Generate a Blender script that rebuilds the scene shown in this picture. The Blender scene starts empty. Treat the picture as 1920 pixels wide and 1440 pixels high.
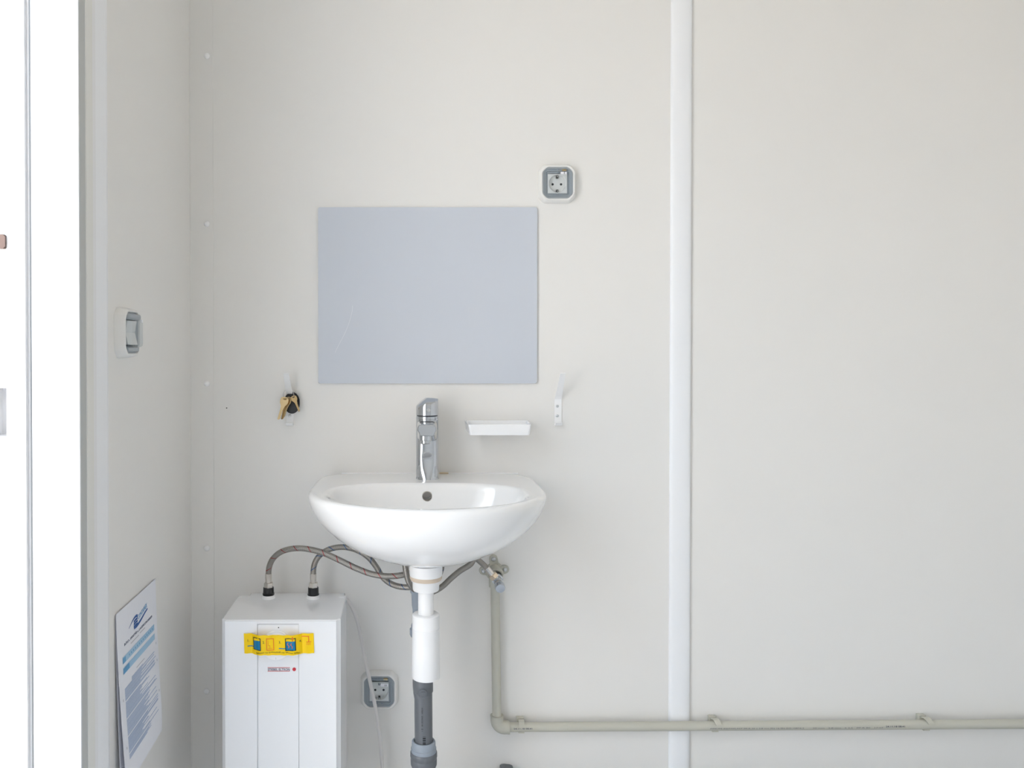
import bpy, bmesh, math, random
from mathutils import Vector, Matrix

# ------------------------------------------------------------------ camera, light, exposure
S = bpy.context.scene
C = S.collection
F, PX, HZ = 1500.0, 770.0, 650.0          # focal length, principal column and horizon row in 1920x1440 pixels
D, H = 1.82, 1.14                         # camera distance from the back wall, camera height (m)
PITCH = math.radians(0.6)
PY = HZ + F * math.tan(PITCH)
CAM = Vector((0.0, -D, H))
cd = bpy.data.cameras.new('camera'); cam = bpy.data.objects.new('camera', cd); C.objects.link(cam)
cam.location = CAM; cam.rotation_euler = (math.radians(90) - PITCH, 0, 0)
cd.sensor_width = 36.0; cd.lens = F / 1920 * 36.0
cd.shift_x = (960 - PX) / 1920; cd.shift_y = (PY - 720) / 1920
cd.clip_start = 0.02
S.camera = cam

SKY = 3.6
w = bpy.data.worlds.new('world'); S.world = w; w.use_nodes = True
bg = w.node_tree.nodes['Background']; bg.inputs[0].default_value = (0.74, 0.86, 1.0, 1); bg.inputs[1].default_value = SKY
sd = bpy.data.lights.new('sun_offscreen', 'SUN'); sd.energy = 10.0; sd.angle = math.radians(1.0); sd.color = (1.0, 0.86, 0.68)
sun = bpy.data.objects.new('sun_offscreen', sd); C.objects.link(sun)
sun.rotation_euler = Vector((-0.22, -0.6, -0.77)).to_track_quat('-Z', 'Y').to_euler()
XL = -0.501                                # inner face of the left wall
DOOR_Y0, DOOR_Y1, DOOR_Z = -0.637, -1.66, 2.05
pd = bpy.data.lights.new('doorway_left_offscreen', 'AREA'); pd.shape = 'RECTANGLE'; pd.size = DOOR_Z; pd.size_y = DOOR_Y0 - DOOR_Y1
pd.cycles.is_portal = True
po = bpy.data.objects.new('doorway_left_offscreen', pd); C.objects.link(po)
po.location = (XL - 0.17, (DOOR_Y0 + DOOR_Y1) / 2, DOOR_Z / 2); po.rotation_euler = (0, math.radians(-90), 0)
S.view_settings.view_transform = 'Standard'; S.view_settings.look = 'None'; S.view_settings.gamma = 1.0
S.view_settings.use_curve_mapping = False
S.view_settings.exposure = 0.70
S.cycles.use_denoising = True
S.cycles.max_bounces = 12; S.cycles.diffuse_bounces = 9; S.cycles.adaptive_threshold = 0.015; S.cycles.caustics_refractive = False

rnd = random.Random(4)

def P(px, py, off):
    """the point on pixel (px, py)'s line of sight at distance off from the back wall"""
    u, v = (px - PX) / F, (PY - py) / F
    d = Vector((u, math.cos(PITCH) + v * math.sin(PITCH), -math.sin(PITCH) + v * math.cos(PITCH)))
    return CAM + d * ((-off - CAM.y) / d.y)

def PL(px, py, x):
    """the same for a plane parallel to the left wall"""
    u, v = (px - PX) / F, (PY - py) / F
    d = Vector((u, math.cos(PITCH) + v * math.sin(PITCH), -math.sin(PITCH) + v * math.cos(PITCH)))
    return CAM + d * (x / d.x)

# ------------------------------------------------------------------ materials
MAT = {}
def mat(name, col, rough=0.5, metal=0.0, bump=0.0, bscale=300.0, spec=0.5, coat=0.0, var=0.0, vscale=3.0):
    m = bpy.data.materials.new(name); m.use_nodes = True; nt = m.node_tree
    b = nt.nodes['Principled BSDF']
    b.inputs['Base Color'].default_value = (*col, 1); b.inputs['Roughness'].default_value = rough
    b.inputs['Metallic'].default_value = metal; b.inputs['Specular IOR Level'].default_value = spec
    b.inputs['Coat Weight'].default_value = coat; b.inputs['Coat Roughness'].default_value = 0.03
    tc = nt.nodes.new('ShaderNodeTexCoord')
    if bump:
        n = nt.nodes.new('ShaderNodeTexNoise'); n.inputs['Scale'].default_value = bscale; n.inputs['Detail'].default_value = 2
        nt.links.new(tc.outputs['Object'], n.inputs['Vector'])
        bp = nt.nodes.new('ShaderNodeBump'); bp.inputs['Strength'].default_value = bump; bp.inputs['Distance'].default_value = 0.001
        nt.links.new(n.outputs['Fac'], bp.inputs['Height']); nt.links.new(bp.outputs['Normal'], b.inputs['Normal'])
    if var:
        n2 = nt.nodes.new('ShaderNodeTexNoise'); n2.inputs['Scale'].default_value = vscale; n2.inputs['Detail'].default_value = 4
        nt.links.new(tc.outputs['Object'], n2.inputs['Vector'])
        r = nt.nodes.new('ShaderNodeValToRGB')
        r.color_ramp.elements[0].position = 0.3; r.color_ramp.elements[1].position = 0.7
        r.color_ramp.elements[0].color = (*[c * (1 - var) for c in col], 1)
        r.color_ramp.elements[1].color = (*[min(1, c * (1 + var)) for c in col], 1)
        nt.links.new(n2.outputs['Fac'], r.inputs[0]); nt.links.new(r.outputs[0], b.inputs['Base Color'])
    MAT[name] = m
    return m

mat('panel', (0.81, 0.797, 0.772), 0.42, bump=0.06, bscale=900, spec=0.35, var=0.008, vscale=2.0)
mat('trim_white', (0.87, 0.88, 0.90), 0.35, bump=0.02, spec=0.4)
mat('frame_white', (0.82, 0.82, 0.83), 0.35, bump=0.02)
mat('frame_cream', (0.78, 0.775, 0.74), 0.4, bump=0.02)
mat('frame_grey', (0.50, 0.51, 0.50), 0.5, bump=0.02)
mat('gasket', (0.16, 0.17, 0.18), 0.6, bump=0.05)
mat('ceiling', (0.84, 0.83, 0.80), 0.6, bump=0.03)
mat('floor_vinyl', (0.56, 0.58, 0.61), 0.45, bump=0.05, var=0.08, vscale=40)
mat('ground', (0.55, 0.48, 0.40), 0.9, bump=0.4, bscale=60, var=0.12, vscale=8)
mat('ceramic', (0.90, 0.90, 0.90), 0.055, coat=0.6)
mat('chrome', (0.55, 0.57, 0.60), 0.05, 1.0)
mat('chrome_dark', (0.05, 0.05, 0.055), 0.3, 0.3)
mat('nickel', (0.74, 0.70, 0.65), 0.22, 1.0)
mat('brass_nut', (0.80, 0.66, 0.50), 0.28, 1.0)
mat('steel', (0.62, 0.63, 0.64), 0.28, 1.0)
mat('brown_metal', (0.15, 0.10, 0.085), 0.35, 0.35)
mat('brass', (0.62, 0.47, 0.26), 0.32, 1.0, bump=0.08, bscale=700)
mat('plastic_white', (0.90, 0.90, 0.905), 0.35)
mat('plastic_gloss', (0.87, 0.88, 0.90), 0.16, coat=0.3)
mat('socket_white', (0.82, 0.81, 0.785), 0.38)
mat('socket_grey', (0.36, 0.39, 0.415), 0.35)
mat('boiler_white', (0.89, 0.895, 0.91), 0.22, coat=0.3)
mat('boiler_ivory', (0.84, 0.83, 0.80), 0.35)
mat('line_grey', (0.50, 0.51, 0.55), 0.5)
mat('black_plastic', (0.012, 0.012, 0.013), 0.4)
mat('hole_dark', (0.03, 0.028, 0.026), 0.7)
mat('pp_beige', (0.53, 0.52, 0.45), 0.42, bump=0.03)
mat('pvc_grey', (0.135, 0.145, 0.16), 0.34, bump=0.02)
mat('pvc_light', (0.28, 0.32, 0.37), 0.4)
mat('rubber_tan', (0.66, 0.55, 0.44), 0.6)
mat('cord_white', (0.70, 0.68, 0.665), 0.5)
mat('paper', (0.80, 0.81, 0.86), 0.7)
mat('ink_navy', (0.03, 0.05, 0.13), 0.6)
mat('ink_blue', (0.03, 0.11, 0.34), 0.6)
mat('ink_text', (0.38, 0.48, 0.66), 0.7)
mat('ink_lightblue', (0.36, 0.56, 0.74), 0.6)
mat('ink_midblue', (0.12, 0.35, 0.60), 0.6)
mat('sticker_yellow', (1.0, 0.67, 0.0), 0.4, spec=0.3)
mat('ink_black', (0.015, 0.015, 0.015), 0.5)
mat('ink_red', (0.62, 0.035, 0.05), 0.5)
mat('ink_orange', (0.85, 0.17, 0.01), 0.45)
mat('ink_water', (0.0, 0.20, 0.42), 0.4)
mat('label_white', (0.86, 0.86, 0.90), 0.4)
mat('ink_print', (0.07, 0.07, 0.10), 0.6)
mat('sealant', (0.66, 0.55, 0.40), 0.5)

def mirror_mat():
    m = mat('mirror_film', (0.59, 0.625, 0.69), 0.34, spec=0.35, var=0.015, vscale=3.0)
    nt = m.node_tree; b = nt.nodes['Principled BSDF']
    b.inputs['Coat Weight'].default_value = 0.25; b.inputs['Coat Roughness'].default_value = 0.3
mirror_mat()

def glass_mat():
    m = bpy.data.materials.new('clear_plastic'); m.use_nodes = True; nt = m.node_tree
    for n in list(nt.nodes): nt.nodes.remove(n)
    o = nt.nodes.new('ShaderNodeOutputMaterial'); mx = nt.nodes.new('ShaderNodeMixShader')
    t = nt.nodes.new('ShaderNodeBsdfTransparent'); g = nt.nodes.new('ShaderNodeBsdfGlossy'); lw = nt.nodes.new('ShaderNodeLayerWeight'); pw = nt.nodes.new('ShaderNodeMath'); pw.operation = 'POWER'; pw.inputs[1].default_value = 4.0; fr = nt.nodes.new('ShaderNodeMath'); fr.operation = 'MULTIPLY_ADD'; fr.inputs[1].default_value = 0.6; fr.inputs[2].default_value = 0.04
    t.inputs[0].default_value = (0.89, 0.915, 0.93, 1); g.inputs['Roughness'].default_value = 0.08; nt.links.new(lw.outputs['Facing'], pw.inputs[0]); nt.links.new(pw.outputs[0], fr.inputs[0])
    nt.links.new(fr.outputs[0], mx.inputs[0]); nt.links.new(t.outputs[0], mx.inputs[1]); nt.links.new(g.outputs[0], mx.inputs[2])
    nt.links.new(mx.outputs[0], o.inputs[0])
    MAT['clear_plastic'] = m
glass_mat()

def hose_mat(name, stripe):
    """braided steel with a coloured thread wound once round every 32 mm (uv: metres along, turns round)"""
    m = bpy.data.materials.new(name); m.use_nodes = True; nt = m.node_tree; b = nt.nodes['Principled BSDF']
    b.inputs['Metallic'].default_value = 0.85; b.inputs['Roughness'].default_value = 0.34
    uv = nt.nodes.new('ShaderNodeUVMap'); sp = nt.nodes.new('ShaderNodeSeparateXYZ'); nt.links.new(uv.outputs[0], sp.inputs[0])
    def mth(op, a, c, d=None):
        n = nt.nodes.new('ShaderNodeMath'); n.operation = op
        for i, x in enumerate((a, c, d)):
            if x is None: continue
            if isinstance(x, (int, float)): n.inputs[i].default_value = x
            else: nt.links.new(x, n.inputs[i])
        return n.outputs[0]
    s, v = sp.outputs[0], sp.outputs[1]
    p1 = mth('SINE', mth('MULTIPLY_ADD', s, 1900.0, mth('MULTIPLY', v, 2 * math.pi * 9)), 0)
    p2 = mth('SINE', mth('MULTIPLY_ADD', s, 1900.0, mth('MULTIPLY', v, -2 * math.pi * 9)), 0)
    h = mth('MULTIPLY', p1, p2)
    r = nt.nodes.new('ShaderNodeMapRange'); nt.links.new(h, r.inputs[0]); r.inputs[1].default_value = -1
    cr = nt.nodes.new('ShaderNodeValToRGB'); nt.links.new(r.outputs[0], cr.inputs[0])
    cr.color_ramp.elements[0].color = (0.10, 0.093, 0.083, 1); cr.color_ramp.elements[0].position = 0.25
    cr.color_ramp.elements[1].color = (0.52, 0.49, 0.45, 1); cr.color_ramp.elements[1].position = 0.7
    f = mth('FRACT', mth('SUBTRACT', mth('MULTIPLY', s, 1 / 0.032), v), 0)
    st = mth('LESS_THAN', f, 0.06)
    mx = nt.nodes.new('ShaderNodeMix'); mx.data_type = 'RGBA'
    nt.links.new(st, mx.inputs[0]); nt.links.new(cr.outputs[0], mx.inputs[6]); mx.inputs[7].default_value = (*stripe, 1)
    nt.links.new(mx.outputs[2], b.inputs['Base Color'])
    bp = nt.nodes.new('ShaderNodeBump'); bp.inputs['Strength'].default_value = 0.5; bp.inputs['Distance'].default_value = 0.0006
    nt.links.new(r.outputs[0], bp.inputs['Height']); nt.links.new(bp.outputs[0], b.inputs['Normal'])
    MAT[name] = m
hose_mat('hose_red', (0.30, 0.03, 0.035)); hose_mat('hose_blue', (0.02, 0.09, 0.25)); hose_mat('hose_plain', (0.40, 0.38, 0.36))

# ------------------------------------------------------------------ mesh helpers (all in world coordinates)
class MB:
    def __init__(s): s.bm = bmesh.new(); s.uv = s.bm.loops.layers.uv.new('UVMap')
    def face(s, vs, smooth=False):
        try: f = s.bm.faces.new(vs); f.smooth = smooth; return f
        except ValueError: return None
    def box(s, a, b, bev=0.0, seg=2):
        lo = [min(a[i], b[i]) for i in range(3)]; hi = [max(a[i], b[i]) for i in range(3)]
        r = bmesh.ops.create_cube(s.bm, size=1.0)
        for v in r['verts']:
            for i in range(3): v.co[i] = (lo[i] + hi[i]) / 2 + v.co[i] * (hi[i] - lo[i])
        if bev:
            es = list({e for v in r['verts'] for e in v.link_edges})
            q = bmesh.ops.bevel(s.bm, geom=es, offset=bev, segments=seg, profile=0.5, affect='EDGES')
            for f in q['faces']: f.smooth = True
        return s
    def loft(s, loops, cap0=True, cap1=True, smooth=True):
        """loops: equal-length closed rings of points"""
        rows = [[s.bm.verts.new(p) for p in L] for L in loops]
        n = len(rows[0])
        for a, b in zip(rows, rows[1:]):
            for i in range(n):
                s.face((a[i], a[(i + 1) % n], b[(i + 1) % n], b[i]), smooth)
        if cap0: s.face(rows[0][::-1])
        if cap1: s.face(rows[-1])
        return s
    def lathe(s, prof, c, axis=(0, 0, 1), n=48, cap0=True, cap1=True, smooth=True):
        """prof: (radius, height along axis) pairs"""
        ax = Vector(axis).normalized(); t = Vector((1, 0, 0)) if abs(ax.x) < 0.8 else Vector((0, 1, 0))
        e1 = ax.cross(t).normalized(); e2 = ax.cross(e1)
        c = Vector(c)
        return s.loft([[c + ax * h + (e1 * math.cos(2 * math.pi * i / n) + e2 * math.sin(2 * math.pi * i / n)) * r for i in range(n)]
                       for r, h in prof], cap0, cap1, smooth)
    def tube(s, pts, rad, n=16, sub=8, smooth_path=True):
        pts = [Vector(p) for p in pts]
        if smooth_path: pts = spline(pts, sub)
        R = rad if callable(rad) else (lambda t: rad)
        tang = [(pts[min(i + 1, len(pts) - 1)] - pts[max(i - 1, 0)]).normalized() for i in range(len(pts))]
        e = tang[0].orthogonal().normalized(); L = 0; prev = None; prevL = 0
        for i, p in enumerate(pts):
            e = (e - tang[i] * e.dot(tang[i])).normalized(); f = tang[i].cross(e)
            if i: L += (p - pts[i - 1]).length
            r = R(i / (len(pts) - 1))
            row = [s.bm.verts.new(p + (e * math.cos(2 * math.pi * k / n) + f * math.sin(2 * math.pi * k / n)) * r) for k in range(n)]
            if prev:
                for k in range(n):
                    fc = s.face((prev[k], prev[(k + 1) % n], row[(k + 1) % n], row[k]), True)
                    if fc:
                        for lp, uvv in zip(fc.loops, ((prevL, k / n), (prevL, (k + 1) / n), (L, (k + 1) / n), (L, k / n))): lp[s.uv].uv = uvv
            else: s.face(row[::-1])
            prev, prevL = row, L
        s.face(prev)
        return s
    def prism(s, poly, mapf, t0, t1, bev=0.0):
        """poly: 2-D outline; mapf(x, y, t) -> point"""
        a = [s.bm.verts.new(mapf(x, y, t0)) for x, y in poly]; b = [s.bm.verts.new(mapf(x, y, t1)) for x, y in poly]
        n = len(a); fs = [s.face(a[::-1]), s.face(b)]
        fs += [s.face((a[i], a[(i + 1) % n], b[(i + 1) % n], b[i])) for i in range(n)]
        if bev:
            es = list({e for f in fs if f for e in f.edges})
            q = bmesh.ops.bevel(s.bm, geom=es, offset=bev, segments=2, profile=0.5, affect='EDGES')
            for f in q['faces']: f.smooth = True
        return s
    def poly(s, pts): s.face([s.bm.verts.new(p) for p in pts]); return s
    def raw(s, verts, faces):
        vs = [s.bm.verts.new(v) for v in verts]
        for f in faces: s.face([vs[i] for i in f])
        return s
    def build(s, name, material, parent=None, normals=True):
        if normals: bmesh.ops.recalc_face_normals(s.bm, faces=s.bm.faces)
        o0 = Vector(parent['_o']) if parent is not None else Vector((0, 0, 0))
        bmesh.ops.translate(s.bm, verts=s.bm.verts, vec=-o0)
        me = bpy.data.meshes.new(name); s.bm.to_mesh(me); s.bm.free()
        me.materials.append(MAT[material]); 
        fl_ = [p.use_smooth for p in me.polygons]; me.set_sharp_from_angle(angle=math.radians(46)); me.polygons.foreach_set('use_smooth', fl_)
        o = bpy.data.objects.new(name, me); C.objects.link(o)
        o['_o'] = list(o0)
        if parent is not None: o.parent = parent
        return o

def spline(pts, sub):
    out = []
    for i in range(len(pts) - 1):
        p0, p1, p2, p3 = pts[max(i - 1, 0)], pts[i], pts[i + 1], pts[min(i + 2, len(pts) - 1)]
        for k in range(sub):
            t = k / sub
            out.append(0.5 * (2 * p1 + (p2 - p0) * t + (2 * p0 - 5 * p1 + 4 * p2 - p3) * t * t + (3 * p1 - p0 - 3 * p2 + p3) * t ** 3))
    return out + [pts[-1]]

def thing(name, label, cat, loc, group=None):
    o = bpy.data.objects.new(name, None); C.objects.link(o); o.location = loc; o.empty_display_size = 0.03
    o['_o'] = list(loc); o['label'] = label; o['category'] = cat
    if group: o['group'] = group
    return o
def tag(o, label, cat, group=None):
    o['label'] = label; o['category'] = cat
    if group: o['group'] = group
    return o
def struct(o, label=None):
    o['kind'] = 'structure'
    if label: o['label'] = label
    return o
def rrect(x0, x1, y0, y1, r, n=5):
    out = []
    for cx, cy, a in ((x1 - r, y1 - r, 0), (x0 + r, y1 - r, 90), (x0 + r, y0 + r, 180), (x1 - r, y0 + r, 270)):
        for k in range(n + 1):
            t = math.radians(a + 90 * k / n); out.append((cx + r * math.cos(t), cy + r * math.sin(t)))
    return out
def circ(cx, cy, r, n=24): return [(cx + r * math.cos(2 * math.pi * k / n), cy + r * math.sin(2 * math.pi * k / n)) for k in range(n)]
def text2d(body, width=None, height=None, bold=0.0):
    """outline letters as a flat mesh, lower-left at 0,0"""
    cu = bpy.data.curves.new('t', 'FONT'); cu.body = body; cu.size = 1.0; cu.resolution_u = 3; cu.offset = bold
    ob = bpy.data.objects.new('t', cu); C.objects.link(ob)
    dg = bpy.context.evaluated_depsgraph_get(); me = bpy.data.meshes.new_from_object(ob.evaluated_get(dg))
    vs = [v.co.copy() for v in me.vertices]; fs = [tuple(p.vertices) for p in me.polygons]
    bpy.data.objects.remove(ob); bpy.data.curves.remove(cu); bpy.data.meshes.remove(me)
    x0 = min(v.x for v in vs); x1 = max(v.x for v in vs); y0 = min(v.y for v in vs); y1 = max(v.y for v in vs)
    sx = width / (x1 - x0) if width else height / (y1 - y0)
    sy = height / (y1 - y0) if height else sx
    return [((v.x - x0) * sx, (v.y - y0) * sy) for v in vs], fs
def put_text(mb, body, mapf, x, y, width=None, height=None, bold=0.0):
    vs, fs = text2d(body, width, height, bold)
    mb.raw([mapf(x + a, y + b) for a, b in vs], fs)

# ------------------------------------------------------------------ the room
XR, YF, ZC = 1.72, -2.38, 2.36
T = 0.14
struct(MB().box((XL - T, 0, -0.1), (XR + T, 0.06, ZC + 0.1)).build('wall_back', 'panel'), 'off-white coated sandwich panel wall behind the washbasin')
mb = MB()
WE = DOOR_Y0 + 0.062                                            # the wall ends inside the door frame
mb.box((XL - T, 0, -0.1), (XL, WE, ZC + 0.1)); mb.box((XL - T, DOOR_Y1 - 0.012, -0.1), (XL, YF - T, ZC + 0.1))
mb.box((XL - T, WE, DOOR_Z + 0.03), (XL, DOOR_Y1 - 0.012, ZC + 0.1))
struct(mb.build('wall_left', 'panel'), 'off-white panel wall with the open doorway')
struct(MB().box((XR, 0, -0.1), (XR + T, YF - T, ZC + 0.1)).build('wall_right', 'panel'))
struct(MB().box((XL - T, YF, -0.1), (XR + T, YF - T, ZC + 0.1)).build('wall_front', 'panel'))
struct(MB().box((XL - T, 0.06, -0.1), (XR + T, YF - T, 0)).build('floor', 'floor_vinyl'))
struct(MB().box((XL - T, 0.06, ZC), (XR + T, YF - T, ZC + 0.1)).build('ceiling', 'ceiling'))
struct(MB().box((-14, -14, -0.25), (8, 14, -0.22)).build('ground_outside', 'ground'), 'bare pale ground outside the door')

# white cover strip over the panel joint
a, b = P(1255.5, 700, 0).x, P(1294.5, 700, 0).x
n = 10; pr = [(a, 0)] + [(a + (b - a) * (0.5 - 0.5 * math.cos(math.pi * k / n)), 0.0030 + 0.0075 * math.sin(math.pi * k / n) ** 0.7) for k in range(n + 1)] + [(b, 0)]
mb = MB(); r0 = [mb.bm.verts.new((x, -o + 0.0005, 0)) for x, o in pr]; r1 = [mb.bm.verts.new((x, -o + 0.0005, ZC)) for x, o in pr]
for i in range(len(pr) - 1): mb.face((r0[i], r0[i + 1], r1[i + 1], r1[i]), 0 < i < len(pr) - 2)
mb.face(r0); mb.face(r1[::-1])
struct(mb.build('trim_1', 'trim_white'), 'white vertical cover strip on the back wall')

# angle strip in the corner, with screw caps
b = P(401, 700, 0).x
mb = MB(); mb.box((XL, 0, 0), (b, -0.0022, ZC), 0.0006); mb.box((XL, 0, 0), (XL + 0.0022, -0.004, ZC))
corner = struct(mb.build('trim_2', 'panel'), 'off-white angle strip screwed into the room corner')
for y in (-205, 105, 420, 719, 1028, 1296, 1600):
    p = P(388, y, 0.002)
    MB().lathe([(0.0066, 0), (0.0066, 0.0012), (0.0052, 0.0034), (0.002, 0.0042)], p + Vector((0, 0.0004, 0)), (0, -1, 0), 20).build('screw_cap', 'plastic_white', corner)

# door frame
def yl(px, x): return PL(px, HZ, x).y
XF = XL + 0.012
y_tr0, y_tr1 = yl(205, XL + 0.003), yl(177.5, XL + 0.003)
mb = MB()
q = [(y_tr0, 0), (y_tr0, 0.0015), (y_tr0 - 0.012, 0.004), (y_tr1 + 0.004, 0.004), (y_tr1, 0.002), (y_tr1, 0)]
mb.prism(q, lambda x, o, t: Vector((XL + o - 0.0004, x, t)), 0.0, DOOR_Z + 0.13)
struct(mb.build('trim_3', 'trim_white'), 'narrow white cover strip beside the door frame')
door = bpy.data.objects.new('door_1', None); C.objects.link(door); door.location = (XL, DOOR_Y0, 0); door['_o'] = [XL, DOOR_Y0, 0]
struct(door, 'white steel door frame with strike openings, door open')
y1, y2, y3 = yl(176, XF), yl(163.5, XF), yl(151, XF)
ZT = DOOR_Z
mb = MB(); mb.box((XL - 0.02, y1, 0), (XF, y2, ZT + 0.10), 0.0012); mb.build('casing', 'frame_cream', door)
mb = MB(); mb.box((XL - 0.02, y2 + 0.0005, 0), (XF - 0.0006, y3, ZT + 0.10), 0.003, 3); mb.build('casing_edge', 'frame_grey', door)  # grey strip along the edge of the casing
YJ = y3                                             # plane of the jamb, facing the doorway
jx1 = P(60, 700, -YJ).x; jx2 = P(48, 700, -YJ).x; XO = XL - T - 0.03
mb = MB(); mb.box((jx1, YJ + 0.064, 0), (XF - 0.0012, YJ - 0.0006, ZT), 0.001); mb.build('jamb', 'frame_white', door)
mb = MB(); mb.box((jx2, YJ + 0.064, 0), (jx1, YJ + 0.007, ZT)); mb.build('seal_groove', 'frame_white', door)
mb = MB(); mb.tube([(jx1 - 0.0028, YJ + 0.0065, 0), (jx1 - 0.0028, YJ + 0.0065, ZT)], 0.0026, 10, 1, False); mb.build('door_seal', 'gasket', door)
# outer jamb with a cut-out for the latch
hx1 = P(12.5, 775, -YJ).x; hx0 = hx1 - 0.032
hz1 = P(5, 727.5, -YJ).z; hz0 = P(5, 820.5, -YJ).z
mb = MB()
mb.box((XO, YJ + 0.064, 0), (jx2, YJ, hz0)); mb.box((XO, YJ + 0.064, hz1), (jx2, YJ, ZT))
mb.box((hx1, YJ + 0.064, hz0), (jx2, YJ, hz1)); mb.box((XO, YJ + 0.064, hz0), (hx0, YJ, hz1))
mb.build('outer_jamb', 'frame_white', door)
mb = MB(); mb.box((hx0, YJ + 0.063, hz0), (hx1, YJ + 0.052, hz1)); mb.build('strike_recess', 'frame_white', door)
kz1, kz0 = P(5, 440, -YJ).z, P(5, 467, -YJ).z; kx = P(12, 450, -YJ).x
mb = MB(); pl = rrect(kx - 0.019, kx, kz0, kz1, 0.003)
mb.prism(pl, lambda x, z, t: Vector((x, t, z)), YJ + 0.002, YJ - 0.004, 0.0012); mb.build('latch_keeper', 'brown_metal', door)
for px in (3.2, 7.6):
    for py in (640, 646, 652.5):
        c = P(px, py, -YJ); MB().lathe([(0.0016, 0), (0.0014, 0.0008), (0.0007, 0.0011)], c + Vector((0, 0.0003, 0)), (0, -1, 0), 10).build('rivet', 'frame_white', door)
# other side and head of the frame
mb = MB(); mb.box((XO, DOOR_Y1 - 0.03, 0), (XF, DOOR_Y1, ZT), 0.002); mb.build('jamb', 'frame_white', door)
mb = MB(); mb.box((XO, YJ + 0.064, ZT), (XF, DOOR_Y1 - 0.03, ZT + 0.05), 0.002); mb.build('head_jamb', 'frame_white', door)
mb = MB(); mb.box((XO, YJ + 0.064, -0.1), (XL, DOOR_Y1 - 0.03, 0.004)); mb.build('threshold', 'steel', door)

hgx, hgy = XO - 0.004, DOOR_Y1 - 0.012; la = math.radians(97)
ld = Vector((-math.sin(la), math.cos(la), 0)); ln = Vector((math.cos(la), math.sin(la), 0))
def LF(a_, z_, t_): return Vector((hgx, hgy, z_)) + ld * a_ + ln * t_
mb = MB(); mb.prism([(0.0, 0.012), (0.995, 0.012), (0.995, 2.03), (0.0, 2.03)], LF, -0.045, 0.0, 0.002); leaf = mb.build('door_leaf', 'frame_white', door)
for t0, t1 in ((0.0, 0.012), (-0.045, -0.057)):
    mb = MB(); mb.prism(rrect(0.905, 0.942, 0.93, 1.15, 0.012), LF, t0, t1 * 0.7 if t1 > 0 else -0.052); mb.build('handle_plate', 'steel', leaf)
    mb = MB(); sg = 1 if t1 > 0 else -1; b0 = 0.0 if sg > 0 else -0.045
    mb.tube([LF(0.924, 1.06, b0), LF(0.924, 1.06, b0 + sg * 0.045), LF(0.915, 1.06, b0 + sg * 0.052), LF(0.81, 1.06, b0 + sg * 0.052)], 0.009, 12, 1, False); mb.build('handle', 'steel', leaf)

# ------------------------------------------------------------------ mirror
a = P(596.3, 388.5, 0.006); b = P(1006.8, 719, 0.006)
mb = MB(); mb.prism(rrect(a.x, b.x, b.z, a.z, 0.004), lambda x, z, t: Vector((x, t, z)), -0.0003, -0.0062, 0.0012)
mir = tag(mb.build('mirror', 'mirror_film'), 'frameless rectangular pale blue mirror above the washbasin', 'mirror')
mb = MB(); sc = [(661, 573), (660.5, 582), (657, 597), (652, 612), (645, 628), (635, 647), (628, 661)]
pts = spline([P(x, y, 0.0062) for x, y in sc], 4)
mb.tube(pts, 0.00028, 6, 1, False); mb.build('scratch', 'label_white', mir)
mb = MB()
for k in range(26):
    x, y = rnd.choice(((992, 675), (995, 440), (970, 470), (993, 685)))
    c = P(x + rnd.gauss(0, 4), y + rnd.gauss(0, 12), 0.0062)
    mb.lathe([(0.0004, 0), (0.0003, 0.0002)], c, (0, -1, 0), 6)
o = mb.build('speck', 'line_grey', mir); o['kind'] = 'stuff'

# ------------------------------------------------------------------ washbasin
BX = P(800.5, 900, 0.2).x
ZR = P(800, 887.5, 0.0).z
ZB = P(800, 1063, 0.25).z
NB = 96
def dloop(a_, bf, bb, co, z, n=6.5, drop=0.001):
    out = []
    for k in range(NB):
        t = 2 * math.pi * k / NB; ct, st = math.cos(t), math.sin(t)
        if st >= 0: x, o = a_ * ct, co + bf * st
        else: x, o = a_ * math.copysign(abs(ct) ** (2 / n), ct), co - bb * abs(st) ** (2 / n)
        out.append(Vector((BX + x, -max(o, 0.0), z - drop * max(o, 0) / 0.4)))
    return out
AO, BF, BB, CO = 0.240, 0.215, 0.20, 0.20
tab = [(1.0, 0.16), (0.985, 0.26), (0.955, 0.345), (0.90, 0.44), (0.82, 0.55), (0.70, 0.68), (0.56, 0.79), (0.42, 0.875), (0.28, 0.937), (0.16, 0.973), (0.07, 0.992)]
loops = []
for v, s in tab:
    bb = BB if s > 0.62 else BB * (s / 0.62)
    loops.append(dloop(AO * s, BF * s, bb, CO, ZR - 0.012 + (ZB - ZR + 0.012) * v, (6.5 if s > 0.93 else 4.5) if s > 0.5 else 2.8, 0.001))
loops += [dloop(AO, BF, BB, CO, ZR - 0.011), dloop(AO * 0.997, BF * 0.997, BB, CO, ZR - 0.006), dloop(AO * 0.985, BF * 0.983, BB, CO, ZR - 0.002), dloop(AO * 0.968, BF * 0.962, BB, CO, ZR), dloop(AO * 0.955, BF * 0.945, BB * 0.985, CO, ZR)]
AI, BFI, BBI, CI = 0.196, 0.138, 0.124, 0.252
for s, dz in ((1.055, 0.0), (1.03, 0.0002), (1.0, 0.0018), (0.975, 0.006), (0.95, 0.016), (0.925, 0.035), (0.89, 0.058), (0.82, 0.080), (0.68, 0.098), (0.46, 0.108), (0.22, 0.112), (0.1, 0.113)):
    loops.append(dloop(AI * s, BFI * s, BBI * s, CI, ZR - dz, 3.0 if s > 0.9 else 2.5))
mb = MB(); mb.loft(loops)
basin = mb.build('tmp', 'ceramic')
ov = P(801, 931.5, 0.14)
cut = MB().lathe([(0.0105, -0.03), (0.0105, 0.006)], (ov.x, -0.128, ov.z), (0, -1, 0), 32).build('tmpc', 'ceramic')
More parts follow.
